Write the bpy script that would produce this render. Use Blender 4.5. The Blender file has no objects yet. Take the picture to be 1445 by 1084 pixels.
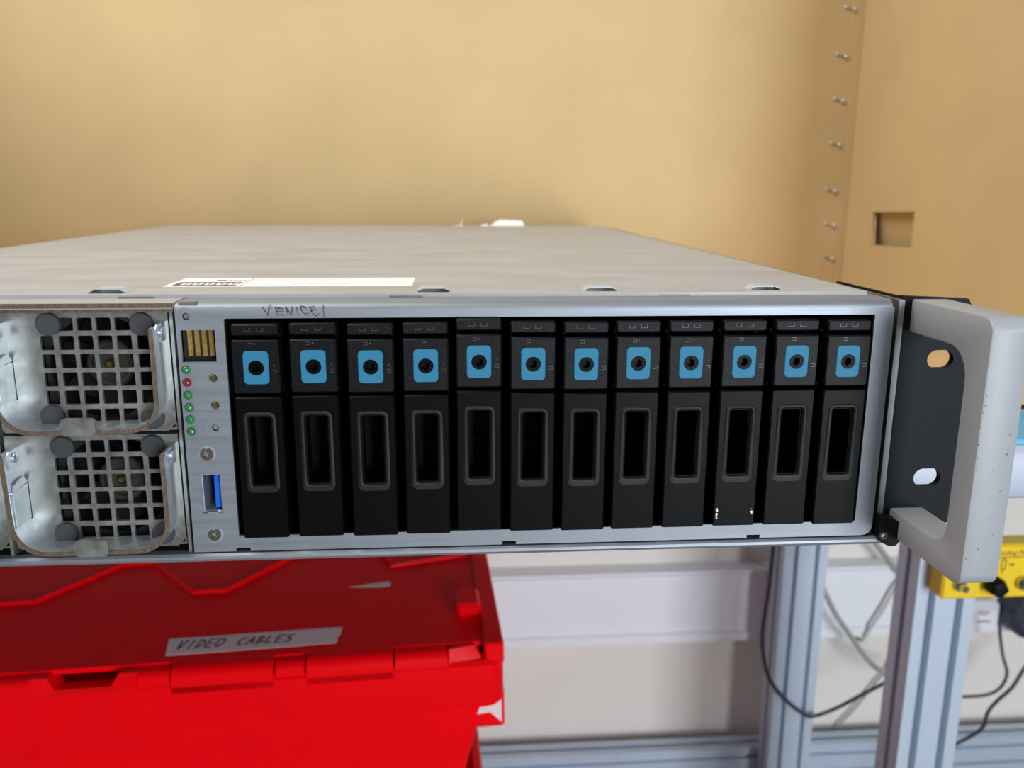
import bpy, bmesh, math, random
from mathutils import Vector, Matrix
from mathutils.geometry import tessellate_polygon

random.seed(7)
scene = bpy.context.scene
COL = scene.collection
Z0 = 0.82                       # height of the bench surface above the floor; shapes below are given relative to it

# ------------------------------------------------------------------ camera
def setup_camera():
    f = 1210.9
    yaw, pitch, roll = math.radians(4.3078), math.radians(12.8704), math.radians(0.2631)
    loc = Vector((-0.16455, -0.30387, 0.13605 + Z0))
    fw = Vector((math.sin(yaw) * math.cos(pitch), math.cos(yaw) * math.cos(pitch), -math.sin(pitch)))
    r = Vector((math.cos(yaw), -math.sin(yaw), 0))
    u = r.cross(fw)
    c, s = math.cos(roll), math.sin(roll)
    r2, u2 = c * r + s * u, -s * r + c * u
    m = Matrix(((r2.x, u2.x, -fw.x, loc.x), (r2.y, u2.y, -fw.y, loc.y), (r2.z, u2.z, -fw.z, loc.z), (0, 0, 0, 1)))
    cd = bpy.data.cameras.new('camera')
    cd.sensor_width = 36
    cd.lens = f * 36 / 1445
    cd.clip_start = 0.01
    cd.clip_end = 50
    cd.dof.use_dof = True
    cd.dof.focus_distance = 0.318
    cd.dof.aperture_fstop = 15.0
    co = bpy.data.objects.new('camera', cd)
    COL.objects.link(co)
    co.matrix_world = m
    scene.camera = co
setup_camera()

# ------------------------------------------------------------------ world and lights
world = bpy.data.worlds.new('room_light')
scene.world = world
world.use_nodes = True
bg = world.node_tree.nodes['Background']
bg.inputs[0].default_value = (0.93, 0.95, 1.0, 1)
bg.inputs[1].default_value = 0.26

def area(name, loc, target, sx, sy, energy, color):
    ld = bpy.data.lights.new(name, 'AREA')
    ld.shape = 'RECTANGLE'
    ld.size, ld.size_y, ld.energy, ld.color = sx, sy, energy, color
    o = bpy.data.objects.new(name, ld)
    COL.objects.link(o)
    o.location = loc
    d = Vector(target) - Vector(loc)
    o.rotation_euler = d.to_track_quat('-Z', 'Y').to_euler()
    return o
area('window_daylight', (0.95, -2.3, 0.05 + Z0), (0.05, 0.3, -0.2 + Z0), 0.8, 1.4, 80, (0.86, 0.93, 1.0))
area('ceiling_light_panel', (-1.0, -0.25, 1.6 + Z0), (-0.1, 0.3, Z0), 1.5, 0.9, 40, (1.0, 0.96, 0.90))

scene.view_settings.view_transform = 'Standard'
scene.view_settings.look = 'None'
scene.view_settings.exposure = -0.25
scene.view_settings.gamma = 1.0
scene.view_settings.use_curve_mapping = False

# ------------------------------------------------------------------ materials
def srgb(r, g, b):
    def c(x):
        x /= 255
        return x / 12.92 if x <= 0.04045 else ((x + 0.055) / 1.055) ** 2.4
    return (c(r), c(g), c(b), 1)

def mat(name, color, rough=0.5, metal=0.0, var=0.0, vscale=40, stretch=(1, 1, 1), bump=0.0, bscale=300, rvar=0.0, spec=0.5, coat=0.0):
    m = bpy.data.materials.new(name)
    m.use_nodes = True
    nt = m.node_tree
    b = nt.nodes['Principled BSDF']
    b.inputs['Base Color'].default_value = color
    b.inputs['Roughness'].default_value = rough
    b.inputs['Metallic'].default_value = metal
    b.inputs['Specular IOR Level'].default_value = spec
    b.inputs['Coat Weight'].default_value = coat
    if var or bump or rvar:
        tc = nt.nodes.new('ShaderNodeTexCoord')
        mp = nt.nodes.new('ShaderNodeMapping')
        mp.inputs['Scale'].default_value = stretch
        nt.links.new(tc.outputs['Object'], mp.inputs['Vector'])
    if var or rvar:
        n = nt.nodes.new('ShaderNodeTexNoise')
        n.inputs['Scale'].default_value = vscale
        n.inputs['Detail'].default_value = 6
        nt.links.new(mp.outputs[0], n.inputs['Vector'])
        if var:
            mx = nt.nodes.new('ShaderNodeMix')
            mx.data_type = 'RGBA'
            cr = nt.nodes.new('ShaderNodeMapRange')
            cr.inputs['From Min'].default_value = 0.3
            cr.inputs['From Max'].default_value = 0.7
            nt.links.new(n.outputs['Fac'], cr.inputs['Value'])
            nt.links.new(cr.outputs[0], mx.inputs['Factor'])
            mx.inputs['A'].default_value = tuple(max(0, x * (1 - var)) for x in color[:3]) + (1,)
            mx.inputs['B'].default_value = tuple(min(1, x * (1 + var)) for x in color[:3]) + (1,)
            nt.links.new(mx.outputs['Result'], b.inputs['Base Color'])
        if rvar:
            mr = nt.nodes.new('ShaderNodeMapRange')
            mr.inputs['From Min'].default_value = 0.3
            mr.inputs['From Max'].default_value = 0.7
            mr.inputs['To Min'].default_value = max(0.05, rough - rvar)
            mr.inputs['To Max'].default_value = min(1, rough + rvar)
            nt.links.new(n.outputs['Fac'], mr.inputs['Value'])
            nt.links.new(mr.outputs[0], b.inputs['Roughness'])
    if bump:
        n2 = nt.nodes.new('ShaderNodeTexNoise')
        n2.inputs['Scale'].default_value = bscale
        n2.inputs['Detail'].default_value = 2
        nt.links.new(mp.outputs[0], n2.inputs['Vector'])
        bp = nt.nodes.new('ShaderNodeBump')
        bp.inputs['Strength'].default_value = bump
        bp.inputs['Distance'].default_value = 0.0004
        nt.links.new(n2.outputs['Fac'], bp.inputs['Height'])
        nt.links.new(bp.outputs[0], b.inputs['Normal'])
    return m

def cardboard(name, axis):
    m = mat(name, srgb(202, 176, 132), 0.85, 0, 0.05, 9, (1, 1, 1), spec=0.15)
    nt = m.node_tree
    b = nt.nodes['Principled BSDF']
    tc = nt.nodes.new('ShaderNodeTexCoord')
    w = nt.nodes.new('ShaderNodeTexWave')
    w.bands_direction = axis
    w.inputs['Scale'].default_value = 46
    w.inputs['Distortion'].default_value = 0.6
    w.inputs['Detail'].default_value = 1
    nt.links.new(tc.outputs['Object'], w.inputs['Vector'])
    fib = nt.nodes.new('ShaderNodeTexNoise')
    fib.inputs['Scale'].default_value = 420
    nt.links.new(tc.outputs['Object'], fib.inputs['Vector'])
    add = nt.nodes.new('ShaderNodeMath')
    add.operation = 'MULTIPLY_ADD'
    add.inputs[1].default_value = 0.35
    nt.links.new(fib.outputs['Fac'], add.inputs[0])
    nt.links.new(w.outputs['Fac'], add.inputs[2])
    bp = nt.nodes.new('ShaderNodeBump')
    bp.inputs['Strength'].default_value = 0.16
    bp.inputs['Distance'].default_value = 0.0006
    nt.links.new(add.outputs[0], bp.inputs['Height'])
    nt.links.new(bp.outputs[0], b.inputs['Normal'])
    return m

M = {}
M['card_x'] = cardboard('cardboard_back', 'X')
M['card_y'] = cardboard('cardboard_side', 'Y')
M['card_edge'] = mat('cardboard_edge', srgb(150, 125, 90), 0.9)
M['lid'] = mat('zinc_lid', srgb(175, 176, 177), 0.5, 0.2, 0.07, 22, (0.8, 1.8, 1), bump=0.05, bscale=900, rvar=0.14)
M['steel'] = mat('brushed_steel', srgb(140, 145, 152), 0.5, 0.6, 0.05, 60, (0.25, 1, 9), bump=0.08, bscale=900, rvar=0.06)
M['galv'] = mat('galvanised_steel', srgb(152, 152, 146), 0.42, 0.8, 0.13, 260, bump=0.05, bscale=700, rvar=0.1)
M['bright'] = mat('bright_zinc', srgb(198, 207, 216), 0.36, 0.85, 0.06, 220, rvar=0.1)
M['tab'] = mat('pressed_tab', srgb(186, 192, 198), 0.45, 0.2)
M['cut'] = mat('sheared_edge', srgb(126, 108, 92), 0.5, 0.7, 0.3, 400, (3, 1, 1))
M['shell'] = mat('chassis_steel', srgb(140, 140, 138), 0.45, 0.8, 0.06, 90)
M['nickel'] = mat('nickel_screw', srgb(176, 164, 148), 0.28, 1.0)
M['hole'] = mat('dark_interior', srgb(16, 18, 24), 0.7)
M['plastic'] = mat('black_plastic', srgb(9, 9, 12), 0.45, 0, 0, bump=0.3, bscale=2600, spec=0.17)
M['plastic_s'] = mat('black_smooth_plastic', srgb(5, 5, 6), 0.42, spec=0.09)
M['rim'] = mat('black_grained_rim', srgb(14, 14, 16), 0.52, 0, 0, bump=0.3, bscale=2600, spec=0.34)
M['recess'] = mat('black_recess', srgb(7, 7, 8), 0.6, spec=0.15)
M['icon'] = mat('raised_icon', srgb(62, 62, 66), 0.4)
M['blue'] = mat('teal_blue_latch', srgb(46, 118, 150), 0.55, spec=0.2)
M['fan'] = mat('fan_plastic', srgb(32, 33, 38), 0.4)
M['hub'] = mat('fan_hub', srgb(66, 60, 54), 0.35, 0.2)
M['brass'] = mat('brass', srgb(150, 128, 88), 0.3, 0.9)
M['gold'] = mat('gold_contact', srgb(196, 156, 84), 0.35, 0.75, 0.3, 500)
M['led_g'] = mat('green_led', srgb(40, 120, 62), 0.12, coat=0.6)
M['led_r'] = mat('red_led', srgb(128, 26, 40), 0.12, coat=0.6)
M['usb_b'] = mat('blue_port_tongue', srgb(14, 92, 200), 0.4)
M['button'] = mat('rubber_plug', srgb(56, 57, 60), 0.65, 0, 0.1, 300)
M['ear'] = mat('black_powder_coat', srgb(16, 20, 25), 0.5, 0, bump=0.2, bscale=1600, spec=0.12)
M['grip'] = mat('grey_painted_grip', srgb(152, 155, 159), 0.45, 0, 0.02, 300, bump=0.08, bscale=1500)
M['grip_scuff'] = mat('dark_scuff', srgb(86, 84, 84), 0.7)
M['white'] = mat('white_paper', srgb(240, 240, 240), 0.6)
M['print'] = mat('brown_print', srgb(112, 98, 92), 0.7)
M['print_l'] = mat('pale_print', srgb(205, 210, 220), 0.7)
M['pencil'] = mat('pencil_mark', srgb(92, 88, 92), 0.6)
M['red'] = mat('red_crate_plastic', srgb(236, 0, 11), 0.4, 0, 0.03, 30, bump=0.05, bscale=500, spec=0.1)
M['tape'] = mat('masking_tape', srgb(222, 205, 205), 0.7, 0, 0.05, 200)
M['ink'] = mat('marker_ink', srgb(52, 34, 44), 0.6)
M['alu'] = mat('anodised_aluminium', srgb(196, 208, 222), 0.42, 0.3, 0.04, 30, (1, 1, 0.1))
M['alu_g'] = mat('profile_groove', srgb(96, 104, 114), 0.5, 0.5)
M['board'] = mat('grey_laminate', srgb(176, 184, 200), 0.4)
M['mat'] = mat('light_blue_mat', srgb(92, 172, 208), 0.55)
M['wall'] = mat('cream_wall', srgb(232, 225, 216), 0.8, 0, 0.03, 5)
M['trunk'] = mat('white_trunking', srgb(236, 236, 240), 0.45)
M['floor'] = mat('grey_floor', srgb(120, 118, 116), 0.6, 0, 0.08, 8)
M['yellow'] = mat('yellow_plate', srgb(246, 206, 16), 0.42)
M['yprint'] = mat('dark_red_print', srgb(120, 66, 18), 0.6)
M['chrome'] = mat('chrome_stud', srgb(190, 188, 184), 0.18, 1.0)
M['cable_b'] = mat('black_cable', srgb(46, 52, 64), 0.5)
M['cable_g'] = mat('grey_cable', srgb(160, 160, 152), 0.6)
M['cable_w'] = mat('white_cable', srgb(206, 200, 194), 0.6)
M['scrap'] = mat('white_scrap', srgb(250, 250, 248), 0.7)
M['chip'] = mat('white_paint_chip', srgb(235, 235, 235), 0.7)
M['fpin'] = mat('socket_print_red', srgb(176, 120, 130), 0.7)

# ------------------------------------------------------------------ mesh builder
W = {}                                                    # object name -> world position its mesh is given relative to

def rrect(x0, x1, y0, y1, r, n=4):
    pts = []
    for cx, cy, a0 in ((x1 - r, y0 + r, -90), (x1 - r, y1 - r, 0), (x0 + r, y1 - r, 90), (x0 + r, y0 + r, 180)):
        for k in range(n + 1):
            a = math.radians(a0 + 90 * k / n)
            pts.append((cx + r * math.cos(a), cy + r * math.sin(a)))
    return pts

def circ(cx, cy, r, n=20, a0=0.0):
    return [(cx + r * math.cos(a0 + 2 * math.pi * k / n), cy + r * math.sin(a0 + 2 * math.pi * k / n)) for k in range(n)]

AX = {'xz': lambda a, b, d: (a, d, b), 'yz': lambda a, b, d: (d, a, b), 'xy': lambda a, b, d: (a, b, d)}

def smooth_path(pts, k=6):
    P = [Vector(p) for p in pts]
    out = []
    for i in range(len(P) - 1):
        p0, p1, p2, p3 = P[max(0, i - 1)], P[i], P[i + 1], P[min(len(P) - 1, i + 2)]
        for j in range(k):
            t = j / k
            out.append(0.5 * ((2 * p1) + (p2 - p0) * t + (2 * p0 - 5 * p1 + 4 * p2 - p3) * t * t + (3 * p1 - p0 - 3 * p2 + p3) * t ** 3))
    out.append(P[-1])
    return out

class MB:
    def __init__(self):
        self.v, self.f = [], []

    def add(self, verts, faces):
        o = len(self.v)
        self.v += [tuple(p) for p in verts]
        self.f += [tuple(i + o for i in q) for q in faces]
        return self

    def box(self, x0, x1, y0, y1, z0, z1):
        return self.add([(x0, y0, z0), (x1, y0, z0), (x1, y1, z0), (x0, y1, z0), (x0, y0, z1), (x1, y0, z1), (x1, y1, z1), (x0, y1, z1)],
                        [(0, 3, 2, 1), (4, 5, 6, 7), (0, 1, 5, 4), (1, 2, 6, 5), (2, 3, 7, 6), (3, 0, 4, 7)])

    def hull(self, pts):
        bm = bmesh.new()
        for p in pts:
            bm.verts.new(p)
        bmesh.ops.convex_hull(bm, input=bm.verts[:])
        bm.verts.index_update()
        vs = [v.co.copy() for v in bm.verts]
        fs = [[v.index for v in f.verts] for f in bm.faces]
        bm.free()
        return self.add(vs, fs)

    def cbox(self, x0, x1, y0, y1, z0, z1, c):
        pts = []
        for sx in (0, 1):
            for sy in (0, 1):
                for sz in (0, 1):
                    x, y, z = (x0, x1)[sx], (y0, y1)[sy], (z0, z1)[sz]
                    dx, dy, dz = (c, -c)[sx], (c, -c)[sy], (c, -c)[sz]
                    pts += [(x, y + dy, z + dz), (x + dx, y, z + dz), (x + dx, y + dy, z)]
        return self.hull(pts)

    def strips(self, loops, cap0=True, cap1=True):
        n = len(loops[0])
        vs = [p for L in loops for p in L]
        fs = []
        for i in range(len(loops) - 1):
            for k in range(n):
                a, b = i * n + k, i * n + (k + 1) % n
                fs.append((a, b, b + n, a + n))
        if cap0:
            fs.append(tuple(range(n - 1, -1, -1)))
        if cap1:
            fs.append(tuple(range((len(loops) - 1) * n, len(loops) * n)))
        return self.add(vs, fs)

    def lathe(self, c, axis, prof, n=20):
        loops = []
        for r, h in prof:
            L = []
            for k in range(n):
                a = 2 * math.pi * k / n
                p = [r * math.cos(a), r * math.sin(a)]
                q = {'x': (h, p[0], p[1]), 'y': (p[0], h, p[1]), 'z': (p[0], p[1], h)}[axis]
                L.append((c[0] + q[0], c[1] + q[1], c[2] + q[2]))
            loops.append(L)
        return self.strips(loops)

    def cap(self, outer, holes, ax, d):
        fn = AX[ax]
        loops = [[Vector((a, b, 0)) for a, b in L] for L in [outer] + list(holes)]
        flat = [p for L in loops for p in L]
        tris = tessellate_polygon(loops)
        return self.add([fn(p.x, p.y, d) for p in flat], tris)

    def wall(self, layers, ax):
        fn = AX[ax]
        return self.strips([[fn(a, b, d) for a, b in L] for L, d in layers], False, False)

    def plate(self, outer, holes, ax, d0, d1):
        self.cap(outer, holes, ax, d0)
        self.cap(outer, holes, ax, d1)
        for L in [outer] + list(holes):
            self.wall([(L, d0), (L, d1)], ax)
        return self

    def ribbon(self, path, t, ax, d0, d1):
        P = [Vector(p) for p in path]
        lo, hi = [], []
        for i, p in enumerate(P):
            a = (P[i] - P[i - 1]) if i > 0 else (P[1] - P[0])
            b = (P[i + 1] - P[i]) if i < len(P) - 1 else a
            d = (a.normalized() + b.normalized()).normalized()
            nrm = Vector((-d.y, d.x))
            lo.append(tuple(p - nrm * t / 2))
            hi.append(tuple(p + nrm * t / 2))
        return self.plate(lo + hi[::-1], [], ax, d0, d1)

    def tube(self, pts, r, n=8, smooth=6):
        P = smooth_path(pts, smooth) if smooth else [Vector(p) for p in pts]
        loops = []
        up = Vector((0.13, 0.37, 0.92))
        for i, p in enumerate(P):
            d = (P[min(i + 1, len(P) - 1)] - P[max(i - 1, 0)]).normalized()
            s = d.cross(up)
            if s.length < 1e-4:
                s = d.cross(Vector((1, 0, 0)))
            s.normalize()
            t = s.cross(d)
            loops.append([p + r * (math.cos(2 * math.pi * k / n) * s + math.sin(2 * math.pi * k / n) * t) for k in range(n)])
        return self.strips(loops)

    def strokes(self, lines, w, ax, d0, d1):
        for L in lines:
            for (a, b) in zip(L[:-1], L[1:]):
                a, b = Vector(a), Vector(b)
                d = b - a
                if d.length < 1e-9:
                    continue
                d.normalize()
                nr = Vector((-d.y, d.x)) * w / 2
                a, b = a - d * w * 0.35, b + d * w * 0.35
                q = [tuple(a - nr), tuple(b - nr), tuple(b + nr), tuple(a + nr)]
                fn = AX[ax]
                self.strips([[fn(x, y, d0) for x, y in q], [fn(x, y, d1) for x, y in q]])
        return self

    def build(self, name, material, parent=None, angle=25, smooth=True):
        me = bpy.data.meshes.new(name)
        if parent is None:
            xs, ys, zs = zip(*self.v)
            off = Vector(((min(xs) + max(xs)) / 2, (min(ys) + max(ys)) / 2, min(zs)))
        else:
            off = W[parent.name]
        me.from_pydata([(x - off.x, y - off.y, z - off.z) for x, y, z in self.v], [], self.f)
        bm = bmesh.new()
        bm.from_mesh(me)
        bmesh.ops.remove_doubles(bm, verts=bm.verts[:], dist=1e-6)
        bmesh.ops.recalc_face_normals(bm, faces=bm.faces[:])
        bm.to_mesh(me)
        bm.free()
        if smooth:
            me.polygons.foreach_set('use_smooth', [True] * len(me.polygons))
            me.set_sharp_from_angle(angle=math.radians(angle))
        me.materials.append(M[material])
        o = bpy.data.objects.new(name, me)
        COL.objects.link(o)
        if parent is None:
            o.location = off + Vector((0, 0, Z0))
        else:
            o.parent = parent
        W[o.name] = off
        return o

def tag(o, label, cat, group=None):
    o['label'] = label
    o['category'] = cat
    if group:
        o['group'] = group
    return o

def thing(name, loc, label, cat, group=None, rz=0.0):
    o = bpy.data.objects.new(name, None)
    o.empty_display_size = 0.02
    COL.objects.link(o)
    o.location = Vector(loc) + Vector((0, 0, Z0))
    o.rotation_euler = (0, 0, rz)
    W[o.name] = Vector(loc)
    return tag(o, label, cat, group)

def structure(o):
    o['kind'] = 'structure'
    return o

def copy_tree(o, parent=None):
    c = o.copy()
    COL.objects.link(c)
    c.parent = parent
    W[c.name] = W[o.name]
    for ch in list(o.children):
        copy_tree(ch, c)
    return c

def text_mesh(txt, size, shear=0.0):
    cu = bpy.data.curves.new('t', 'FONT')
    cu.body = txt
    cu.size = size
    cu.shear = shear
    cu.offset = size * 0.012
    cu.resolution_u = 3
    o = bpy.data.objects.new('t', cu)
    COL.objects.link(o)
    dg = bpy.context.evaluated_depsgraph_get()
    me = bpy.data.meshes.new_from_object(o.evaluated_get(dg))
    vs = [tuple(v.co) for v in me.vertices]
    fs = [tuple(p.vertices) for p in me.polygons]
    bpy.data.objects.remove(o)
    bpy.data.curves.remove(cu)
    bpy.data.meshes.remove(me)
    return vs, fs

# ================================================================== the setting
structure(MB().box(-2.2, 2.4, 0.87, 0.97, -0.82, 1.8).build('wall_back', 'wall'))
structure(MB().box(-2.2, 2.4, -3.0, 0.87, -0.87, -0.82).build('floor', 'floor'))
tr = MB()
tr.plate([(0.87, -0.525), (0.838, -0.525), (0.838, -0.513), (0.843, -0.509), (0.843, -0.42), (0.838, -0.415), (0.838, -0.411), (0.87, -0.411)], [], 'yz', -2.2, 2.4)
structure(tr.build('trim_1', 'trunk'))

# ================================================================== workbench
bench = thing('workbench', (-0.26, 0.5, -0.82), 'grey workbench on grooved aluminium legs carrying the cardboard box', 'workbench')
prof = [(0.86, -0.0405), (0.150, -0.0405), (0.146, -0.038), (0.1445, -0.034), (0.1445, -0.016), (0.1465, -0.0115), (0.152, -0.0088), (0.86, -0.0088)]
MB().plate(prof, [], 'yz', -0.95, 0.46).build('bench_top', 'board', bench)

def profile_loop(x0, x1, y0, y1, nx, ny, g=0.0042, dp=0.009):
    """outline of a slotted aluminium profile: nx slots on the wide faces, ny on the sides"""
    L = []
    def side(p, q, n, nin):
        p, q = Vector(p), Vector(q)
        d = (q - p)
        ln = d.length
        d.normalize()
        nin = Vector(nin)
        L.append(tuple(p))
        for k in range(n):
            c = p + d * ln * ((k + 0.5) / n if n != 2 else (0.26, 0.74)[k])
            L.extend([tuple(c - d * g), tuple(c - d * g + nin * 0.0018), tuple(c - d * g * 0.9 + nin * dp), tuple(c + d * g * 0.9 + nin * dp), tuple(c + d * g + nin * 0.0018), tuple(c + d * g)])
    side((x0, y0), (x1, y0), nx, (0, 1))
    side((x1, y0), (x1, y1), ny, (-1, 0))
    side((x1, y1), (x0, y1), nx, (0, -1))
    side((x0, y1), (x0, y0), ny, (1, 0))
    return L

for x0, y0 in ((0.300, 0.455), (0.2965, 0.772), (-0.86, 0.455), (-0.86, 0.772)):
    MB().plate(profile_loop(x0, x0 + 0.0625, y0, y0 + 0.041, 2, 1), [], 'xy', -0.82, -0.0405).build('leg', 'alu', bench)
rl = MB()
rl.plate([(a, b) for a, b in profile_loop(0.815, 0.845, -0.752, -0.692, 1, 2, 0.004, 0.008)], [], 'yz', -0.86, 1.25)
rl.build('lower_rail', 'alu', bench)

tag(MB().cbox(-0.94, 0.45, 0.1525, 0.86, -0.0088, -0.0056, 0.0006).build('bench_mat', 'mat'),
    'light blue anti-static mat lying on the workbench under the cardboard box', 'mat')

# ================================================================== cardboard box around the server
cb = thing('cardboard_box', (-0.21, 0.43, -0.0056), 'large open brown cardboard box standing behind and around the server', 'box')
T = 0.0052
MB().plate([(-0.70, 0), (0.2885, 0), (0.2885, 0.52), (-0.70, 0.52)], [], 'xz', 0.6505, 0.6505 + T).build('back_panel', 'card_x', cb)
hole = [(0.5046, 0.0808), (0.5866, 0.0786), (0.5890, 0.1128), (0.5056, 0.1156)]
MB().plate([(0.2165, 0), (0.6505, 0), (0.6505, 0.52), (0.2165, 0.52)], [hole], 'yz', 0.2835, 0.2835 + T).build('side_panel', 'card_y', cb)
fl = MB()
fl.hull([(x + dx, y, z) for (x, y, z) in ((0.2860, 0.490, 0.125), (0.2860, 0.645, 0.122), (0.3010, 0.645, 0.066), (0.2980, 0.490, 0.070)) for dx in (0.0035, 0.007)])
fl.build('hole_flap', 'card_y', cb)
MB().plate([(0.2165, 0), (0.6505, 0), (0.6505, 0.52), (0.2165, 0.52)], [], 'yz', -0.70 - T, -0.70).build('side_panel', 'card_y', cb)
MB().hull([(x, y, z) for x, y, z in ((0.2500, 0.6503, 0.0), (0.2500, 0.6485, 0.0), (0.2832, 0.6503, 0.0), (0.2832, 0.6475, 0.0),
          (0.2540, 0.6503, 0.52), (0.2540, 0.6485, 0.52), (0.2832, 0.6503, 0.52), (0.2832, 0.6475, 0.52))]).build('joint_flap', 'card_x', cb)
fl = MB()
fl.box(-0.70, 0.2835, 0.2165, 0.6505, -0.0012, -0.0002)
fl.box(-0.70, 0.2835, 0.2165, 0.6505, -0.0056, -0.0048)
fl.build('floor_panel', 'card_x', cb)
fw_ = MB()
n = 420
vs, fs = [], []
for k in range(n + 1):
    x = -0.70 + 0.9835 * k / n
    z = -0.0030 + 0.0017 * math.sin(2 * math.pi * x / 0.0088)
    vs += [(x, 0.2170, z), (x, 0.30, z)]
for k in range(n):
    fs.append((2 * k, 2 * k + 2, 2 * k + 3, 2 * k + 1))
fw_.add(vs, fs)
fw_.build('corrugated_core', 'card_edge', cb)
for x, z in ((0.2673, 0.324), (0.2622, 0.2767), (0.2634, 0.2307), (0.2636, 0.1844), (0.2630, 0.1348), (0.2650, 0.0974), (0.2667, 0.0601)):
    s = MB()
    s.tube([(x - 0.0050, 0.6488, z + 0.0016), (x - 0.0046, 0.6470, z + 0.0015), (x, 0.6468, z + 0.0003), (x + 0.0046, 0.6464, z - 0.0010), (x + 0.0050, 0.6486, z - 0.0011)], 0.0007, 6, 3)
    s.lathe((x + 0.0046, 0.6482, z - 0.0010), 'y', [(0.0030, 0), (0.0027, -0.0016), (0.0012, -0.0026)], 12)
    s.lathe((x - 0.0050, 0.6486, z + 0.0015), 'y', [(0.0022, 0), (0.0019, -0.0013), (0.0008, -0.0020)], 12)
    s.build('staple', 'bright', cb)

# ================================================================== rack server
srv = thing('rack_server', (-0.22, 0.3, 0.0), 'long grey steel rack server with a flat lid and twelve drive bays', 'server')
BX0, BX1 = -0.2593, 0.0
OP = (-0.2428, -0.0072, 0.0099, 0.0911)                   # drive bay opening

# --- front panel (bezel)
fp = MB()
out = [(BX0, 0.0039)]
for cx in (-0.2415, -0.1425, -0.0475):                     # small notches in the lower edge
    out += [(cx - 0.0026, 0.0039), (cx - 0.0026, 0.0052), (cx + 0.0026, 0.0052), (cx + 0.0026, 0.0039)]
out += [(-0.004, 0.0039)]
for k in range(1, 5):
    a = math.radians(-90 + 90 * k / 4)
    out.append((-0.004 + 0.004 * math.cos(a), 0.0079 + 0.004 * math.sin(a)))
out += [(0.0, 0.0936), (BX0, 0.0936)]
opening = rrect(OP[0], OP[1], OP[2], OP[3], 0.0006, 2)
contact_win = [(-0.2580, 0.0757), (-0.2462, 0.0757), (-0.2462, 0.0871), (-0.2580, 0.0871)]
usb_win = [(-0.2550, 0.0191), (-0.2481, 0.0191), (-0.2481, 0.0342), (-0.2550, 0.0342)]
LEDS = [(-0.2569, 0.0730), (-0.2569, 0.0684), (-0.2569, 0.0638), (-0.2568, 0.0593), (-0.2568, 0.0549), (-0.2567, 0.0504)]
BTN = [(-0.2478, 0.0699), (-0.2478, 0.0600)]
SCREWS = [(-0.2521, 0.0418), (-0.2515, 0.0107)]
holes = [opening, contact_win, usb_win, circ(-0.2556, 0.0919, 0.0013, 16), circ(-0.2484, 0.0516, 0.0013, 16)]
holes += [circ(x, z, 0.0016, 16) for x, z in LEDS] + [circ(x, z, 0.0014, 16) for x, z in BTN]
fp.plate(out, holes, 'xz', 0.0, 0.0012)
arc = [(0.0, 0.0936)] + [(0.0030 - 0.0030 * math.cos(math.radians(a)), 0.0936 + 0.0030 * math.sin(math.radians(a))) for a in (18, 36, 54, 72, 90)] + [(0.0180, 0.0966)]
arc2 = [(0.0180, 0.0954), (0.0032, 0.0954)] + [(0.0032 - 0.0020 * math.cos(math.radians(a)), 0.0936 + 0.0018 * math.sin(math.radians(a))) for a in (60, 30)] + [(0.0012, 0.0936)]
fp.plate(arc + arc2, [], 'yz', BX0, BX1 - 0.0008)
front = fp.build('front_panel', 'steel', srv)
MB().box(-0.258, -0.252, 0.0008, 0.0030, 0.0956, 0.0969).build('panel_notch', 'shell', front)
for cx, cz in ((-0.2556, 0.0919), (-0.2484, 0.0516)):     # knurled ring round each press-fit stud
    m_ = MB()
    for k in range(26):
        a = 2 * math.pi * k / 26
        m_.lathe((cx + 0.0031 * math.cos(a), 0.0, cz + 0.0031 * math.sin(a)), 'y', [(0.00019, 0.0002), (0.00012, -0.00012)], 6)
    m_.build('knurl_ring', 'bright', front)
    MB().lathe((cx, 0.0010, cz), 'y', [(0.00128, 0.0), (0.0010, 0.0), (0.0008, 0.0006), (0.0007, 0.003)], 14).build('stud_hole', 'galv', front)

for i, (x, z) in enumerate(LEDS):
    o = MB().lathe((x, 0.0, z), 'y', [(0.00155, 0.003), (0.00155, -0.0004), (0.00140, -0.0009), (0.00105, -0.00135), (0.0005, -0.0016), (0.0001, -0.00165)], 18).build('status_led', 'led_r' if i == 1 else 'led_g', front, 60)
    o['label'] = 'dark red indicator light' if i == 1 else 'green indicator light'
for x, z in BTN:
    MB().lathe((x, 0.0, z), 'y', [(0.0012, 0.004), (0.0012, -0.0006), (0.0010, -0.0009), (0.0007, -0.0009), (0.0006, -0.0006), (0.0001, -0.0006)], 18).build('push_button', 'brass', front)
for i, (x, z) in enumerate(SCREWS):
    s = MB()
    star = []
    a0 = 0.35 + i * 0.5
    for k in range(4):
        b = a0 + k * math.pi / 2
        for da, rr in ((-0.24, 0.0015), (0.24, 0.0015), (math.pi / 4, 0.0006)):
            star.append((x + rr * math.cos(b + da), z + rr * math.sin(b + da)))
    rim = circ(x, z, 0.0021, 24)
    s.cap(rim, [star], 'xz', -0.0008)
    s.wall([(star, -0.0008), ([(x + (a - x) * 0.6, z + (b - z) * 0.6) for a, b in star], 0.0003)], 'xz')
    s.cap([(x + (a - x) * 0.6, z + (b - z) * 0.6) for a, b in star], [], 'xz', 0.0003)
    s.wall([(rim, -0.0008), (circ(x, z, 0.0024, 24), -0.0003), (circ(x, z, 0.0024, 24), 0.0)], 'xz')
    s.build('screw', 'nickel', front)
    w = MB()
    w.plate(circ(x, z, 0.0031, 28), [circ(x, z, 0.00245, 28)], 'xz', -0.0002, 0.0002)
    w.build('screw_countersink', 'bright', front)
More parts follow.
